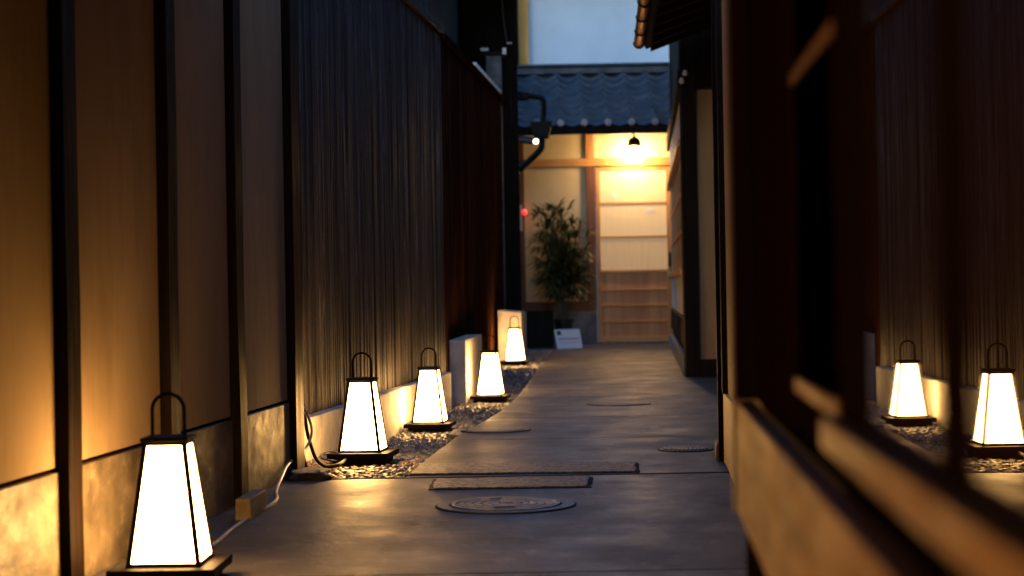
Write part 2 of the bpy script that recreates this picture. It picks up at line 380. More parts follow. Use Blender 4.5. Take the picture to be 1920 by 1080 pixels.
# unseen cover over the near end, low and long to block skylight
m = MB(); m.box(-2.4, 3.0, -4.5, 4.95, 1.88, 1.96)
for k in range(12): m.box(-2.2, 2.8, -4.2 + k * .72, -4.14 + k * .72, 1.80, 1.878)
tag(build('sky_block_ceiling', m, 'black_wood'), kind='structure')
tag(build('light_block_wall', bxs((-2.4, 3.0, -4.6, -4.5, -.1, 2.25)), 'fence_brown'), kind='structure')  # unseen wall added behind the camera to block light

# ------------------------------------------------------------ board fences
def fence(label, y0, y1, wide, m_, cap_m, zt, step, bw, A=-1.691, SL=.119):
    t = thing('board_fence', label, 'fence', (LF(y0), y0, 0), 'dark board fences on the left')
    build('backing', wbs(SL, (A - .05, A - .004, y0, y1, -.1, zt(y0) - .02)), m_, t)
    m = MB(); y = y0 + wide
    while y < y1 - bw:
        w = bw * rnd.uniform(.55, 1.1); pr = rnd.uniform(.007, .014)
        q = lambda a, yy, z: (A + a + SL * yy, yy, z)
        z1 = zt(y)
        m.hexa([q(-.006, y, -.1), q(pr - .003, y, -.1), q(pr - .003, y + w, -.1), q(-.006, y + w, -.1),
                q(-.006, y, z1), q(pr, y, z1), q(pr, y + w, z1), q(-.006, y + w, z1)])
        y += w + step * rnd.uniform(.4, 1.5)
    build('battens', m, m_, t, bevel=.004)
    if wide:
        m = MB(); y = y0
        for w in (.13, .11, .15, .10, .09, .08, .09):
            m.wbox(SL, A - .004, A + rnd.choice((.006, .011, .016)), y, y + w - .005, -.1, zt(y)); y += w
        build('wide_boards', m, 'fence_wide', t, bevel=.002)
    m = MB(); q = lambda a, yy, z: (A + a + SL * yy, yy, z); za, zb = zt(y0), zt(y1)
    m.hexa([q(-.07, y0, za), q(.035, y0, za), q(.035, y1, zb), q(-.07, y1, zb), q(-.07, y0, za + .045), q(.035, y0, za + .045), q(.035, y1, zb + .045), q(-.07, y1, zb + .045)])
    build('cap', m, cap_m, t, bevel=.004)
    return t
fence('tall weathered board fence behind the second and third lanterns, blue with skylight', 6.30, 10.7, .74, 'fence', 'fence', lambda y: 2.2, .012, .034)
f2 = fence('dark brown board fence running on to the far doorway, pale glints put on its cap', 10.7, 17.4, 0, 'fence_brown', 'fence_brown', lambda y: 2.17 + .046 * (y - 10.7), .012, .05, -.985, .053)
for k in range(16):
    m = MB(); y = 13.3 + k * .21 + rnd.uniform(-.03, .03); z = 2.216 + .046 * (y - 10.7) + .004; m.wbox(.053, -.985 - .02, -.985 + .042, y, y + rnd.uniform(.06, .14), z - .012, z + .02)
    build('cap_glint', m, 'glint_bracket', f2, bevel=.003)  # pale blocks stand in for glints along the cap
f2['label'] = 'dark brown board fence running on to the far doorway, glints along its cap'

# concrete kerb and blocks
m = MB(); ys = [6.9 + k * .37 for k in range(11)]
for a, b in zip(ys, ys[1:]):
    pass
m.hexa([(LF(6.9) - .03, 6.9, -.12), (KF(6.9), 6.9, -.12), (KF(10.6), 10.6, -.12), (LF(10.6) - .03, 10.6, -.12),
        (LF(6.9) - .03, 6.9, .15), (KF(6.9), 6.9, .15), (KF(10.6), 10.6, .15), (LF(10.6) - .03, 10.6, .15)])
tag(build('concrete_kerb', m, 'kerb', loc=(-.8, 7, 0), bevel=.006), 'low pale concrete kerb along the foot of the fence behind the second lantern', 'kerb')
m = MB(); m.hexa([(-.41, 11.0, -.12), (-.297, 11.0, -.12), (-.218, 12.3, -.12), (-.34, 12.3, -.12), (-.41, 11.0, .33), (-.297, 11.0, .33), (-.218, 12.3, .33), (-.34, 12.3, .33)])
tag(build('concrete_block', m, 'kerb', loc=(-.35, 11, 0), bevel=.006), 'tall grey concrete block behind the third and fourth lanterns', 'concrete block', 'concrete blocks by the fence')
m = MB(); m.hexa([(-.128, 15.35, -.12), (.075, 15.30, -.12), (.12, 15.62, -.12), (-.08, 15.66, -.12), (-.128, 15.35, .46), (.075, 15.30, .44), (.12, 15.62, .44), (-.08, 15.66, .46)])
tag(build('concrete_block', m, 'kerb', loc=(-.05, 15.4, 0), bevel=.006), 'warm lit concrete block right behind the farthest lantern', 'concrete block', 'concrete blocks by the fence')

# ------------------------------------------------------------ lanterns
def make_lantern():
    t = thing('floor_lantern', 'x', 'lantern', (0, 0, 0), 'lit andon lanterns along the left side of the path')
    build('base', bxs((-.118, .118, -.118, .118, .027, .048), (-.098, .098, -.098, .098, 0, .027)), 'lantern_metal', t, bevel=.002)
    z0, z1, b, c = .048, .322, .083, .048; w = .0055
    m = MB()
    for sx in (-1, 1):
        for sy in (-1, 1):
            def sq(h, z): x = sx * (h - w); y = sy * (h - w); return [(x - w, y - w, z), (x + w, y - w, z), (x + w, y + w, z), (x - w, y + w, z)]
            m.hexa(sq(b, z0) + sq(c, z1))
    def lerp(z): return b + (c - b) * (z - z0) / (z1 - z0)
    for za, zb in ((z0 + .0005, z0 + .009), (z1 - .009, z1 - .0005)):
        ha, hb = lerp(za), lerp(zb)
        for k in range(4):
            ca, sa = math.cos(k * math.pi / 2), math.sin(k * math.pi / 2)
            rr = lambda x, y, z: (x * ca - y * sa, x * sa + y * ca, z)
            e = .0007
            m.hexa([rr(-ha + w, -ha + e, za), rr(ha - w, -ha + e, za), rr(ha - w, -ha + 2 * w, za), rr(-ha + w, -ha + 2 * w, za),
                    rr(-hb + w, -hb + e, zb), rr(hb - w, -hb + e, zb), rr(hb - w, -hb + 2 * w, zb), rr(-hb + w, -hb + 2 * w, zb)])
    build('frame', m, 'lantern_metal', t, bevel=.001)
    build('cap', bxs((-.053, .053, -.053, .053, z1, z1 + .009)), 'lantern_metal', t, bevel=.0015)
    for k in range(4):
        ca, sa = math.cos(k * math.pi / 2), math.sin(k * math.pi / 2); m = MB()
        rr = lambda x, y, z: (x * ca - y * sa, x * sa + y * ca, z)
        za, zb = z0 + .007, z1 - .007; ha, hb = lerp(za), lerp(zb); d = .004
        m.hexa([rr(-ha + w, -ha + d, za), rr(ha - w, -ha + d, za), rr(ha - w, -ha + d + .002, za), rr(-ha + w, -ha + d + .002, za),
                rr(-hb + w, -hb + d, zb), rr(hb - w, -hb + d, zb), rr(hb - w, -hb + d + .002, zb), rr(-hb + w, -hb + d + .002, zb)])
        build('lit_panel', m, 'glow', t)
    h = .036; pts = [(-h, 0, z1 + .005), (-h, 0, z1 + .05), (-h, 0, z1 + .068)]
    for k in range(1, 10): a = math.pi * (1 - k / 10); pts.append((h * math.cos(a), 0, z1 + .068 + h * 1.0 * math.sin(a)))
    pts += [(h, 0, z1 + .068), (h, 0, z1 + .05), (h, 0, z1 + .005)]
    m = MB(); m.tube(pts, .0042, 10, 3); build('handle', m, 'lantern_metal', t, smooth=True)
    return t
lan = make_lantern()
LS = [((-.777, 3.955, 0), -1, 'nearest and largest lit lantern, standing on the path by the plaster wall'),
      ((-.584, 6.79, -.016), -7, 'second nearest lit lantern, on brown pebbles in front of the low kerb'),
      ((-.43, 8.98, -.075), -6, 'middle lit lantern, third from the viewer, near the far end of the low kerb'),
      ((-.150, 11.2, -.075), -6, 'fourth lit lantern, on grey gravel beside the tall grey concrete block'),
      ((.015, 14.98, -.016), -5, 'farthest and smallest lit lantern, at the end of the gravel strip'),
      ((-1.226, .38, 0), -5, 'lit lantern by the plaster wall nearer than the large one, out of view on left')]
def copy_thing(o):
    c = o.copy(); C.objects.link(c)
    for ch in o.children: d = ch.copy(); C.objects.link(d); d.parent = c
    return c
for i, (p, a, lb) in enumerate(LS):
    o = lan if i == 0 else copy_thing(lan)
    o.location = p; o.rotation_euler[2] = R(a); o['label'] = lb

# ------------------------------------------------------------ small things on the left
m = MB(); m.tube([(-.70, 3.99, .02), (-.69, 4.03, .005), (-.655, 4.0, .005), (-.64, 3.94, .005), (-.62, 3.9, .005)], .0045, 8, 5)
tag(build('power_cable', m, 'cable_black', loc=(-.65, 4, 0), smooth=True), 'short black cable curling from under the nearest lantern', 'cable')
m = MB(); m.tube([(-.87, 4.15, .006), (-.80, 4.35, .006), (-.775, 4.54, .006), (-.776, 4.76, .006), (-.764, 5.07, .006), (-.742, 5.36, .006), (-.748, 5.52, .006), (-.775, 5.7, .006),
                  (-.79, 5.95, .025), (-.785, 6.1, .055), (-.765, 6.36, .07), (-.742, 6.44, .13), (-.758, 6.45, .2), (-.80, 6.46, .26)], .0052, 8, 6)
tag(build('power_cable', m, 'cable_grey', loc=(-.78, 5, 0), smooth=True), 'long pale cable running along the path from nearest lantern to the wall corner', 'cable')
m = MB(); m.tube([(-.80, 6.45, .36), (-.785, 6.47, .30), (-.79, 6.47, .24), (-.772, 6.48, .2), (-.762, 6.5, .12), (-.735, 6.52, .03), (-.70, 6.56, -.002), (-.66, 6.6, 0), (-.64, 6.68, .01)], .0075, 8, 6)
m.tube([(-.80, 6.42, .25), (-.79, 6.44, .17), (-.782, 6.45, .08), (-.765, 6.47, .0)], .006, 8, 6)
tag(build('power_cable', m, 'cable_black', loc=(-.76, 6.5, 0), smooth=True), 'thick black cables hanging down the wall corner to the second lantern', 'cable')
m = MB(); m.tube([(-.66, 6.70, .0), (-.69, 6.64, .012), (-.725, 6.62, .022), (-.73, 6.66, .035), (-.70, 6.70, .04), (-.67, 6.70, .03), (-.66, 6.68, .022)], .0032, 8, 6)
tag(build('power_cable', m, 'cable_black', loc=(-.68, 6.6, 0), smooth=True), 'thin dark loop of cable lying at the left of the second lantern', 'cable')
tag(build('timber_block', one('hexa', [(-.802, 5.02, 0), (-.757, 5.03, 0), (-.745, 5.27, 0), (-.79, 5.27, 0), (-.80, 5.02, .062), (-.757, 5.03, .062), (-.745, 5.27, .062), (-.788, 5.27, .062)]),
          'block', loc=(-.78, 5.1, 0), bevel=.004), 'pale sawn block on the path at the foot of the plaster wall', 'block')
import bmesh
def rock(name, label, x, y, sx, sy, sz, m_, seed):
    bm = bmesh.new(); bmesh.ops.create_icosphere(bm, subdivisions=4, radius=1)
    for v in bm.verts:
        p = v.co.copy(); d = 1 + .28 * noise.noise(p * 1.7 + Vector((seed, 0, 0))) + .12 * noise.noise(p * 5 + Vector((seed, 3, 0)))
        q = Vector((max(-.8, min(.8, p.x)), max(-.8, min(.8, p.y)), max(-.6, min(.62, p.z)))) * d
        v.co = (q.x * sx, q.y * sy, q.z * sz)
    me = bpy.data.meshes.new(name); bm.to_mesh(me); bm.free(); me.materials.append(M[m_])
    me.polygons.foreach_set('use_smooth', [True] * len(me.polygons))
    o = bpy.data.objects.new(name, me); C.objects.link(o); o.location = (x, y, sz * .35); return tag(o, label, 'rock')
rock('rock', 'flat brown rock at the wall corner in front of the pebbles', -.715, 6.13, .085, .11, .028, 'rock', 2)
tag(build('timber_block', one('hexa', [(.742, 6.50, 0), (.775, 6.51, 0), (.79, 6.62, 0), (.752, 6.62, 0), (.744, 6.50, .062), (.775, 6.51, .07), (.79, 6.62, .07), (.752, 6.62, .066)]),
          'peg', loc=(.76, 6.55, 0), bevel=.008, segs=3), 'small reddish brown block at the foot of the right wall by the drain grate', 'block')

# ------------------------------------------------------------ buildings behind the left fence
t = thing('metal_clad_house', 'house with dark ribbed metal cladding rising behind the near fence', 'house', (LF(8) - .15, 8, 0))
build('wall', wbs(.119, (-1.691 - 1.6, -1.691 - .15, 6.2, 11.15, 0, 5.2)), 'metal_sheet', t)
m = MB(); y = 6.25
while y < 11.1: m.wbox(.119, -1.691 - .155, -1.691 - .125, y, y + .035, 2.0, 5.2); y += .09
build('ribs', m, 'metal_sheet', t, bevel=.004)
t = thing('dark_townhouse', 'black timber townhouse standing behind the far brown fence', 'house', (LF(14) - .4, 14, 0))
build('wall', wbs(.053, (-.985 - 1.8, -.985 - .38, 11.16, 17.4, 0, 5.4)), 'black_wood', t)
build('corner_post', bxs((.022, .092, 17.45, 17.57, 0, 5.4)), 'black_wood', t, bevel=.004)
build('side_board', bxs((-.6, .021, 17.45, 17.6, 0, 5.4)), 'black_wood', t)
build('eave', wbs(.053, (-2.4, -.62, 11.2, 17.5, 3.75, 3.83)), 'black_wood', t)  # unseen eave added to narrow the skylight over fence and path
t = thing('chimney_post', 'bluish square metal post with capped top behind the fence', 'post', (-.15, 17, 0))
build('shaft', bxs((-.215, -.065, 17.0, 17.14, 0, 2.90)), 'zinc', t, bevel=.004)
build('cap', bxs((-.25, -.035, 16.96, 17.18, 2.90, 2.935)), 'black_metal', t, bevel=.004)
build('bracket', bxs((-.265, -.185, 16.94, 16.98, 2.937, 2.965)), 'glint_bracket', t, bevel=.004)
build('bracket', bxs((-.055, -.015, 16.94, 16.98, 2.90, 2.965)), 'glint_bracket', t, bevel=.004)
build('bracket', bxs((-.01, .04, 16.94, 16.98, 3.0, 3.014)), 'glint_bracket', t, bevel=.004)
m = MB(); m.tube([(-.005, 16.95, 3.01), (-.03, 16.95, 3.18), (-.045, 16.93, 3.36), (-.055, 16.9, 3.7)], .006, 6, 4)
tag(build('overhead_wire', m, 'zinc', loc=(0, 16.9, 3.0), smooth=True), 'thin greenish wire rising from the top of the bluish post', 'wire')

# ------------------------------------------------------------ doorway building at the end
t = thing('gatehouse', 'small tiled gatehouse with cream walls and lit doorway at alley end', 'building', (.95, 19.7, 0))
Y = 19.7
build('stone_base', bxs((.10, .945, Y - .04, Y + .2, 0, .375)), 'stone', t, bevel=.01)
build('wall_panel', bxs((.15, .85, Y, Y + .05, .49, 2.0)), 'cream', t)
build('wall_panel', bxs((.15, .85, Y, Y + .05, 2.08, 2.62)), 'cream', t)
build('wall_panel', bxs((.945, 1.80, Y, Y + .05, 2.08, 2.62)), 'cream', t)
build('post', bxs((.09, .155, Y - .03, Y + .08, .375, 2.62)), 'redwood', t, bevel=.004)
build('post', bxs((.845, .945, Y - .032, Y + .08, 0.375, 1.995)), 'redwood', t, bevel=.004)
build('post', bxs((.85, .94, Y - .028, Y + .08, 2.082, 2.62)), 'cedar', t, bevel=.004)
build('post', bxs((1.80, 1.87, Y - .05, Y + .08, 0, 2.62)), 'black_wood', t, bevel=.004)
build('beam', bxs((.155, 1.80, Y - .045, Y + .08, 1.995, 2.082)), 'cedar_h', t, bevel=.004)
build('beam', bxs((.155, .845, Y - .036, Y + .08, .376, .49)), 'redwood', t, bevel=.004)
build('threshold', bxs((.945, 1.80, Y - .08, Y + .1, 0, .028)), 'granite', t, bevel=.004)
d = build('door', bxs((.955, 1.795, Y + .02, Y + .04, .03, 1.99)), 'cedar_panel', t)
z_r = [.03, .245, .425, .60, .80, 1.19, 1.57, 1.945]
build('stile', bxs((.955, 1.0, Y - .01, Y + .018, .03, 1.99)), 'cedar', d, bevel=.003)
build('stile', bxs((1.745, 1.795, Y - .01, Y + .018, .03, 1.99)), 'cedar', d, bevel=.003)
for z, h in zip(z_r, (.055, .018, .018, .018, .03, .02, .02, .045)):
    build('rail', bxs((1.001, 1.744, Y - .006, Y + .018, z, z + h)), 'cedar_h', d, bevel=.002)
m = MB()
for za, zb in ((.832, 1.188), (1.212, 1.568), (1.592, 1.943)): m.box(1.002, 1.743, Y + .008, Y + .016, za, zb)
build('paper', m, 'paper', d)
m = MB(); x = 1.02
while x < 1.73: m.box(x, x + .005, Y + .005, Y + .0078, .832, 1.188); x += .026
build('slats', m, 'cedar', d)
build('notice', bxs((1.145, 1.195, Y + .002, Y + .0065, 1.63, 1.715)), 'card', d)
m = MB(); m.prism([(1.56 + .07 * math.cos(a / 9 * 6.283), .028 * math.sin(a / 9 * 6.283)) for a in range(9)], 0, 1)
m.v = [(x, Y + .003 + .004 * z, 1.485 + y) for x, y, z in m.v]
build('pale_patch', m, 'card', d)  # pale flat oval on the door
build('door_pull', bxs((1.757, 1.783, Y - .018, Y - .0095, .86, 1.02)), 'black_metal', d)
# tiled roof: rolls across, stepped courses up the slope
m = MB(); x0, x1 = -.03, 1.92; y0, y1, za, zb = 18.62, 19.95, 2.34, 3.07; rows = 8; sub = 4
def prof(x):
    u = ((x - .045) / .25) % 1.0
    u = min(u, 1 - u)
    return .010 + .036 * math.cos(math.pi * u / .32) if u < .16 else .010 - .024 * math.sin(math.pi * (u - .16) / .68)
nx = 156; V = []
for r_ in range(rows):
    for s_ in range(sub + 1):
        tt = (r_ + s_ / sub) / rows; lift = .024 * (1 - s_ / sub)
        for i in range(nx + 1):
            x = x0 + (x1 - x0) * i / nx; V.append((x, y0 + (y1 - y0) * tt, za + (zb - za) * tt + prof(x) + lift - .006 * math.cos(i / 3)*0))
m.v = V; n_ = nx + 1
for k in range(rows * (sub + 1) - 1):
    for i in range(nx): m.f.append((k * n_ + i, k * n_ + i + 1, (k + 1) * n_ + i + 1, (k + 1) * n_ + i))
rf = build('roof', m, 'tile', t, smooth=True)
for k in range(8):
    x = .045 + .25 * k
    if x < x1: build('eave_disc', one('ring', (x, 18.585, 2.385), (x, 18.63, 2.385), .043, .043, 16), 'tile_disc', rf, bevel=.012, segs=3)
build('ridge', bxs((x0, x1, 19.85, 20.08, 3.05, 3.13), (x0 - .02, x1, 19.82, 20.11, 3.132, 3.165)), 'tile', rf, bevel=.012)
m = MB(); m.hexa([(x0, 18.64, 2.27), (x1, 18.64, 2.27), (x1, 20.1, 3.0), (x0, 20.1, 3.0), (x0, 18.64, 2.33), (x1, 18.64, 2.33), (x1, 20.1, 3.05), (x0, 20.1, 3.05)])
m.box(x0 - .01, x1, 18.60, 18.638, 2.262, 2.345)
build('eave_board', m, 'black_wood', rf)
build('side_infill', bxs((-.6, .088, 19.2, 19.75, 0, 3.0)), 'black_wood', t)
build('side_infill', bxs((1.872, 2.6, 19.2, 19.75, 0, 3.0)), 'black_wood', t)

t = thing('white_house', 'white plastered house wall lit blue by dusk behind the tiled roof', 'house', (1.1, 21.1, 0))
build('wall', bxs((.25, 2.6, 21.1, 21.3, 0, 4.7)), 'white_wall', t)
build('corner_post', bxs((.13, .248, 21.02, 21.3, 0, 5.2)), 'yellow_lit', t, bevel=.004)
build('eave', bxs((-.2, 2.8, 20.55, 21.4, 4.45, 4.53)), 'black_wood', t)  # unseen eave, set low and forward to shade the wall top
build('side_wall', bxs((-.8, .128, 20.9, 21.2, 0, 5.2)), 'black_wood', t)

# wall lamp over the door
t = thing('wall_lamp', 'lit globe lamp with black cap on the wall above the wooden door', 'lamp', (1.378, 19.46, 2.2))
build('shade', one('lathe', (1.378, 19.46, 2.19), [(.070, -.0), (.072, .035), (.064, .07), (.046, .095), (.014, .11), (.01, .12)], 24), 'black_metal', t, smooth=True)
m = MB(); m.lathe((1.378, 19.46, 2.19), [(.04, -.17), (.080, -.155), (.098, -.12), (.098, -.06), (.092, -.02), (.058, -.003)], 24)
build('globe', m, 'globe', t, smooth=True)
m = MB(); m.tube([(1.378, 19.46, 2.30), (1.378, 19.48, 2.345), (1.378, 19.56, 2.35), (1.378, 19.70, 2.35)], .009, 8, 4); build('arm', m, 'black_metal', t, smooth=True)

# downpipe, elbow and spotlight in front of the roof
t = thing('downpipe', 'black rain pipe with elbows crossing in front of the tiled roof corner', 'pipe', (.06, 17.4, 0))
m = MB(); m.tube([(.03, 18.3, 2.66), (.12, 18.3, 2.665), (.26, 18.3, 2.635), (.345, 18.3, 2.615), (.362, 18.3, 2.56), (.355, 18.3, 2.43), (.345, 18.3, 2.34)], .03, 12, 4)
build('pipe', m, 'black_metal', t, smooth=True)
build('bracket', bxs((.0, .21, 18.27, 18.35, 2.60, 2.665)), 'black_metal', t, bevel=.02)
m = MB(); m.hexa([(.26, 18.2, 2.20), (.41, 18.2, 2.20), (.41, 18.4, 2.20), (.26, 18.4, 2.20), (.22, 18.2, 2.37), (.45, 18.2, 2.37), (.45, 18.4, 2.37), (.22, 18.4, 2.37)])
build('hopper', m, 'black_metal', t, bevel=.01)
m = MB(); m.tube([(.345, 18.3, 2.22), (.34, 18.3, 2.13), (.31, 18.3, 2.07), (.17, 18.3, 1.94), (.08, 18.3, 1.86), (.06, 18.25, 1.83)], .035, 12, 4)
m.tube([(.065, 18.25, 1.88), (.062, 18.25, 1.7), (.062, 18.25, .2)], .03, 12, 2)
build('elbow', m, 'black_metal', t, smooth=True)
t = thing('spotlight', 'small black spotlight with bright lens beside the rain pipe', 'lamp', (.2, 18.2, 2.12))
build('body', one('ring', (.14, 18.35, 2.195), (.268, 18.0, 2.145), .04, .034, 16), 'black_metal', t, smooth=True)
build('lens', one('ring', (.2685, 17.999, 2.1448), (.2705, 17.994, 2.144), .027, .027, 16), 'spot_disc', t)
t = thing('intercom', 'slim white box with a red light on the timber post beside the plant', 'intercom', (.12, 19.6, 1.25))
build('box', bxs((.085, .125, 19.56, 19.64, 1.28, 1.57)), 'white_plastic', t, bevel=.004)
m = MB(); m.lathe((.152, 19.58, 1.49), [(.004, -.032), (.026, -.02), (.034, 0), (.026, .02), (.004, .032)], 16)
build('red_light', m, 'red_led', t, smooth=True)

# ------------------------------------------------------------ plant, planter, card
t = thing('potted_palm', 'bushy dark green lady palm in a black pot before the cream wall', 'plant', (.56, 19.2, 0))
build('pot', one('lathe', (.56, 19.2, 0), [(.075, 0), (.10, .27), (.115, .275), (.115, .30), (.10, .30), (.095, .28), (.0001, .28)], 28), 'pot', t, smooth=True)
ms = MB(); ml = MB(); pr = random.Random(5)
def leaflet(p, d, L_, w):
    d = d.normalized(); s_ = d.cross(Vector((0, 0, 1)));
    if s_.length < .1: s_ = Vector((1, 0, 0))
    s_.normalize(); k = len(ml.v); pts = []
    for i in range(5):
        u = i / 4; c = p + d * L_ * u + Vector((0, 0, -1)) * (u * u * L_ * .42); ww = w * (.35 + 1.3 * u * (1 - u) * 1.9) * (1 - u ** 4)
        ml.v.append(tuple(c - s_ * ww)); ml.v.append(tuple(c + s_ * ww))
    for i in range(4): ml.f.append((k + 2 * i, k + 2 * i + 1, k + 2 * i + 3, k + 2 * i + 2))
for c in range(22):
    a = pr.uniform(0, 6.28); r0 = pr.uniform(.01, .07); h = pr.uniform(.85, 1.45)
    ln = Vector((math.cos(a), math.sin(a) * .7, 0)) * pr.uniform(.04, .24)
    p0 = Vector((.56 + r0 * math.cos(a), 19.2 + r0 * math.sin(a), .27)); top = p0 + ln + Vector((0, 0, h - .27))
    mid = (p0 + top) / 2 + Vector((pr.uniform(-.02, .02), 0, 0)); ms.tube([p0, mid, top], .006, 6, 4)
    nl = int(7 + h * 6)
    for k in range(nl):
        u = .34 + .68 * k / nl; base = p0.lerp(top, min(u, 1.0)); b = a + k * 2.4 + pr.uniform(-.5, .5); el = pr.uniform(.1, .9) if u < .85 else pr.uniform(.7, 1.4)
        dr = Vector((math.cos(b) * math.cos(el), math.sin(b) * math.cos(el) * .8, math.sin(el)))
        pl = pr.uniform(.06, .17) * (1.0 if u > .35 else .8); e = base + dr * pl; ms.tube([base, base + dr * pl * .5, e], .0022, 4, 0)
        nf = pr.randint(5, 8); side = dr.cross(Vector((0, 0, 1))).normalized() if abs(dr.z) < .98 else Vector((1, 0, 0)); up = side.cross(dr)
        for q in range(nf):
            fa = (q / (nf - 1) - .5) * 2.3 + pr.uniform(-.08, .08)
            leaflet(e, dr * math.cos(fa) + side * math.sin(fa) + up * pr.uniform(-.15, .15), pr.uniform(.17, .30), .013)
build('stem', ms, 'cane', t, smooth=True); build('foliage', ml, 'leaf', t)
t = thing('planter_box', 'tall dark wooden box standing left of the potted palm', 'box', (.3, 19, 0))
m = MB()
for k in range(6): m.box(.152 + k * .048, .152 + k * .048 + .046, 18.88, 18.9, .01, .385)
m.box(.15, .44, 18.901, 19.15, 0, .38); build('boards', m, 'planter', t, bevel=.002)
build('rim', bxs((.147, .443, 18.872, 19.155, .386, .398)), 'planter', t, bevel=.002)
t = thing('notice_card', 'white notice card with small dark mark leaning against the black pot', 'sign', (.58, 18.4, 0))
def cardpt(x, z, off): # leaning back, turned a little
    return (.435 + x + .028 * (1 - z / .2) * 1.0, 18.42 + z * .30 - off, .006 + z * .97 + x * .012)
def cardbox(x0, x1, z0, z1, o0, o1):
    m = MB(); m.hexa([cardpt(x0, z0, o1), cardpt(x1, z0, o1), cardpt(x1, z0, o0), cardpt(x0, z0, o0), cardpt(x0, z1, o1), cardpt(x1, z1, o1), cardpt(x1, z1, o0), cardpt(x0, z1, o0)]); return m
build('card', cardbox(0, .265, 0, .205, 0, .006), 'card', t)
build('emblem', cardbox(.022, .066, .145, .19, .0062, .0072), 'ink', t)
m = MB()
for k in range(17):
    a = .032 + k * .0125; q = cardbox(a, a + .009, .098, .098 + pr.choice((.010, .013, .015)), .0062, .0070); n = len(m.v); m.v += q.v; m.f += [tuple(i + n for i in f) for f in q.f]
build('writing', m, 'ink', t)
m = MB()
for k in range(24):
    a = .030 + k * .0090; q = cardbox(a, a + .0065, .062, .068 + pr.choice((0, .002)), .0062, .0070); n = len(m.v); m.v += q.v; m.f += [tuple(i + n for i in f) for f in q.f]
build('small_writing', m, 'ink_grey', t)

# ------------------------------------------------------------ right-hand house
t = thing('right_townhouse', 'dark timber townhouse on the right with plaster panels and shoji windows', 'house', (1.2, 12.5, 0))
s = .074
build('wall_core', wbs(s, (.30 + .02, .30 + 2.2, 1.3, 6.35, 0, 2.9)), 'black_wood', t)
build('plaster_panel', wbs(s, (.30, .30 + .018, 2.3, 6.28, .262, 2.9)), 'plaster', t)
build('dado_board', wbs(s, (.30 - .012, .30 + .018, 2.3, 6.44, 0, .257)), 'board_brown', t, bevel=.003)
build('post', wbs(s, (.30 - .02, .30 + .1, 6.28, 6.36, .258, 2.9)), 'black_wood', t, bevel=.004)
build('corner_strip', wbs(s, (.30 - .03, .30 - .006, 6.46, 6.50, 0, 2.9)), 'post', t)
build('recess_wall', bxs((2.1, 2.3, 6.36, 12.5, 0, 4.8)), 'fence_brown', t)
build('plaster_panel', bxs((1.325, 2.1, 12.53, 12.56, .12, 2.04)), 'plaster', t)
build('post', bxs((1.222, 1.325, 12.48, 12.62, 0, 3.2)), 'black_wood', t, bevel=.004)
build('lintel', bxs((1.326, 2.1, 12.47, 12.62, 2.04, 4.6)), 'black_wood', t)
build('sill_beam', bxs((1.326, 2.1, 12.48, 12.62, 0, .12)), 'black_wood', t)
build('pillar_strip', bxs((1.478, 1.54, 12.40, 12.469, 0, 2.4)), 'black_wood', t)
# side wall with windows, running on to the doorway
build('side_wall', wbs(s, (.30 + .03, .30 + .9, 12.63, 18.9, 0, 5.0)), 'black_wood', t)
build('base_stone', wbs(s, (.30 - .02, .30 + .03, 12.63, 18.8, 0, .13)), 'stone', t, bevel=.004)
build('lower_board', wbs(s, (.30, .30 + .03, 12.63, 18.8, .2, .40)), 'post', t)
w_ = build('window', wbs(s, (.30 + .01, .30 + .03, 12.7, 18.4, .42, .72)), 'shoji_w', t)
for k in range(10): build('bar', wbs(s, (.30 + .0075, .30 + .0095, 12.7 + k * .62, 12.74 + k * .62, .42, .72)), 'post', w_)
build('rail', wbs(s, (.30 - .03, .30 + .029, 12.63, 18.6, .725, .775)), 'cedar', t, bevel=.004)
w_ = build('window', wbs(s, (.30 + .012, .30 + .03, 12.7, 18.4, .78, 1.64)), 'plaster', t)
build('frame', wbs(s, *([(.30 + .009, .30 + .0115, 12.7 + k * .82, 12.74 + k * .82, .78, 1.64) for k in range(7)] + [(.30 + .002, .30 + .0115, 12.75, 18.3, z, z + .018) for z in (1.05, 1.33)])), 'cedar_panel', w_)
build('rail', wbs(s, (.30 - .03, .30 + .029, 12.63, 18.6, 1.645, 1.70)), 'cedar', t, bevel=.004)
w_ = build('window', wbs(s, (.30 + .01, .30 + .03, 12.7, 18.4, 1.705, 2.06)), 'shoji_w', t)
for k in range(10): build('bar', wbs(s, (.30 + .0075, .30 + .0095, 12.7 + k * .62, 12.74 + k * .62, 1.705, 2.06)), 'cedar_panel', w_)
build('top_beam', wbs(s, (.30 - .02, .30 + .029, 12.63, 18.6, 2.065, 2.2)), 'black_wood', t)
# white gable end plate
m = MB(); pl = [(1.655, 2.94), (1.675, 2.84), (1.675, 2.58), (1.64, 2.46), (1.622, 2.60), (1.622, 2.80)]
m.v = [(x, 17.3, z) for x, z in pl] + [(x + .004, 17.4, z) for x, z in pl]; n = 6
m.f = [tuple(range(n)), tuple(reversed(range(n, 2 * n)))] + [(i, i + n, (i + 1) % n + n, (i + 1) % n) for i in range(n)]
build('gable_plate', m, 'white_wall', t)
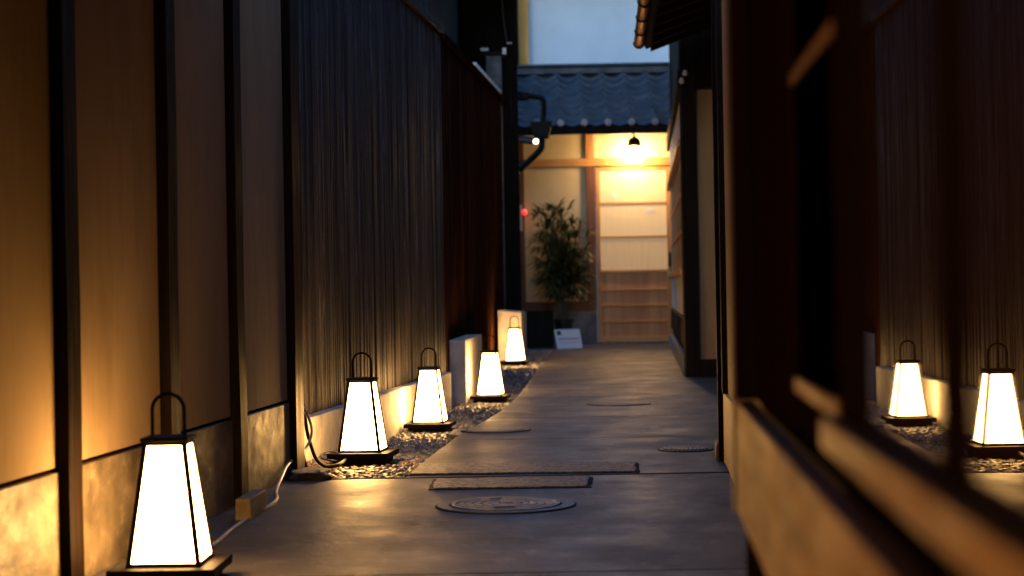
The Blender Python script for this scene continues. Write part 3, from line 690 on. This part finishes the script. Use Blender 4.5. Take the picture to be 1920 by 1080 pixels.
# eave with rafters over the recess
er = MB()
xa, xb, y0e, y1e = .965, 2.3, 6.4, 12.3
xe = lambda y: xa - .055 * (12.3 - y)
er.hexa([(xe(y0e), y0e, 2.30), (xb, y0e, 2.80), (xb, y1e, 2.80), (xa, y1e, 2.30), (xe(y0e) - .03, y0e, 2.37), (xb, y0e, 2.90), (xb, y1e, 2.90), (xa - .03, y1e, 2.37)])
ev = build('eave_roof', er, 'black_wood', t)
m = MB(); y = y0e + .1
while y < y1e - .1:
    xr = xe(y) + .03; m.hexa([(xr, y, 2.262), (xb, y, 2.75), (xb, y + .045, 2.75), (xr, y + .045, 2.262), (xr, y, 2.306), (xb, y, 2.797), (xb, y + .045, 2.797), (xr, y + .045, 2.306)]); y += .4
build('rafters', m, 'black_wood', ev)
build('upper_wall', bxs((2.05, 2.2, 6.4, 12.5, 2.7, 5.2)), 'black_wood', t)
build('upper_wall', bxs((1.9, 2.3, 12.62, 18.9, 3, 5.2)), 'black_wood', t)
t = thing('gutter', 'shining copper rain gutter hung along the right-hand eave', 'gutter', (.91, 12.3, 2.3))
m = MB(); n = 10; gx = lambda y: .916 - .055 * (12.3 - y)
k0 = 0
for yy in (6.4, 12.3):
    for rr in (.036, .032):
        for i in range(n + 1):
            a = math.pi * (1 + i / n); m.v.append((gx(yy) + rr * math.cos(a), yy, 2.34 + rr * math.sin(a)))
q = n + 1
for i in range(n):
    m.f += [(i, i + 1, 2 * q + i + 1, 2 * q + i), (q + i + 1, q + i, 3 * q + i, 3 * q + i + 1), (i, q + i, q + i + 1, i + 1), (2 * q + i, 2 * q + i + 1, 3 * q + i + 1, 3 * q + i)]
m.f += [(0, 2 * q, 3 * q, q), (n, q + n, 3 * q + n, 2 * q + n)]
m.ring((gx(12.3), 12.296, 2.335), (gx(12.3), 12.30, 2.335), .033, .033, 20)
build('trough', m, 'copper', t, smooth=True)
for k in range(10):
    y = 12.22 - k * .6; m = MB(); m.tube([(gx(y) + .039 * math.cos(math.pi * (1 + i / 8)), y, 2.34 + .041 * math.sin(math.pi * (1 + i / 8))) for i in range(9)] + [(xe(y), y, 2.36)], .0055, 6, 2)
    build('bracket', m, 'black_metal', t, smooth=True)
for i, (x, z) in enumerate(((1.247, 2.145), (1.222, 2.09))):
    m = MB(); m.lathe((x, 12.42, z), [(.004, -.022), (.018, -.014), (.020, 0), (.013, .008), (.016, .016), (.004, .022)], 14)
    tag(build('insulator', m, 'white_plastic', loc=(x, 12.42, z), smooth=True),
        ('upper' if i == 0 else 'lower') + ' of two tiny white porcelain insulators on the dark right-hand post top', 'insulator', 'porcelain insulators')
m = MB(); m.tube([(1.247, 12.42, 2.13), (1.27, 12.4, 2.09), (1.4, 12.4, 2.07), (1.7, 12.4, 2.06)], .004, 6, 4)
tag(build('insulator_wire', m, 'cable_black', loc=(1.3, 12.4, 2.1), smooth=True), 'thin wire sagging from the porcelain insulators along the dark beam', 'wire')

# ------------------------------------------------------------ near bay window on the right
s = .07
t = thing('bay_window', 'dark lacquered timber bay window with glass panes close on the right', 'window', (.25, 1.2, 0))
y0, y1 = -.6, 2.13
build('skirt_board', wbs(s, (.118, .14, y0, 2.115, .375, .51)), 'bay_wood', t, bevel=.002)
build('groove', wbs(s, (.15, .18, y0, 2.115, .50, .545)), 'bay_black', t)
build('floor_board', wbs(s, (.142, .5, y0, 2.1, .38, .40)), 'bay_black', t)
build('back_wall', wbs(s, (.34, .36, y0, 2.13, 0, .38)), 'bay_black', t)
build('interior', wbs(s, (.24, .5, y0, 2.1, .5, 2.24)), 'bay_black', t)
build('corner_post', wbs(s, (.119, .30, 2.116, 2.14, .511, 2.24)), 'bay_black', t)
build('corner_lit_edge', wbs(s, (.114, .1185, 2.116, 2.14, .375, 2.24)), 'redwood', t)  # redder strip stands in for the lit edge of the corner post
build('support_post', wbs(s, (.130, .16, 2.116, 2.15, 0, .374)), 'bay_black', t, bevel=.003)
build('panel', wbs(s, (.143, .15, 1.62, 2.115, .511, 2.24)), 'bay_black', t)
# outer sash
a = build('sash', wbs(s, (.132, .1485, y0, 1.275, .53, .553)), 'bay_wood', t, bevel=.0015)
build('stile', wbs(s, (.1455, .1495, 1.146, 1.27, .5535, 2.2)), 'bay_black', a, bevel=.002)
build('stile', wbs(s, (.1455, .1495, .80, .848, .5535, 2.2)), 'bay_black', a, bevel=.002)
build('glass', wbs(s, (.149, .153, y0, 1.25, .553, 2.2)), 'glass', a)
# inner sash
a = build('sash', wbs(s, (.1445, .149, 1.28, 1.615, .550, .564)), 'bay_wood', t, bevel=.0015)
build('rail', wbs(s, (.1445, .149, 1.28, 1.615, .831, .841)), 'bay_wood', a, bevel=.0015)
build('glass', wbs(s, (.181, .184, 1.0, 1.615, .567, 2.2)), 'glass', a)
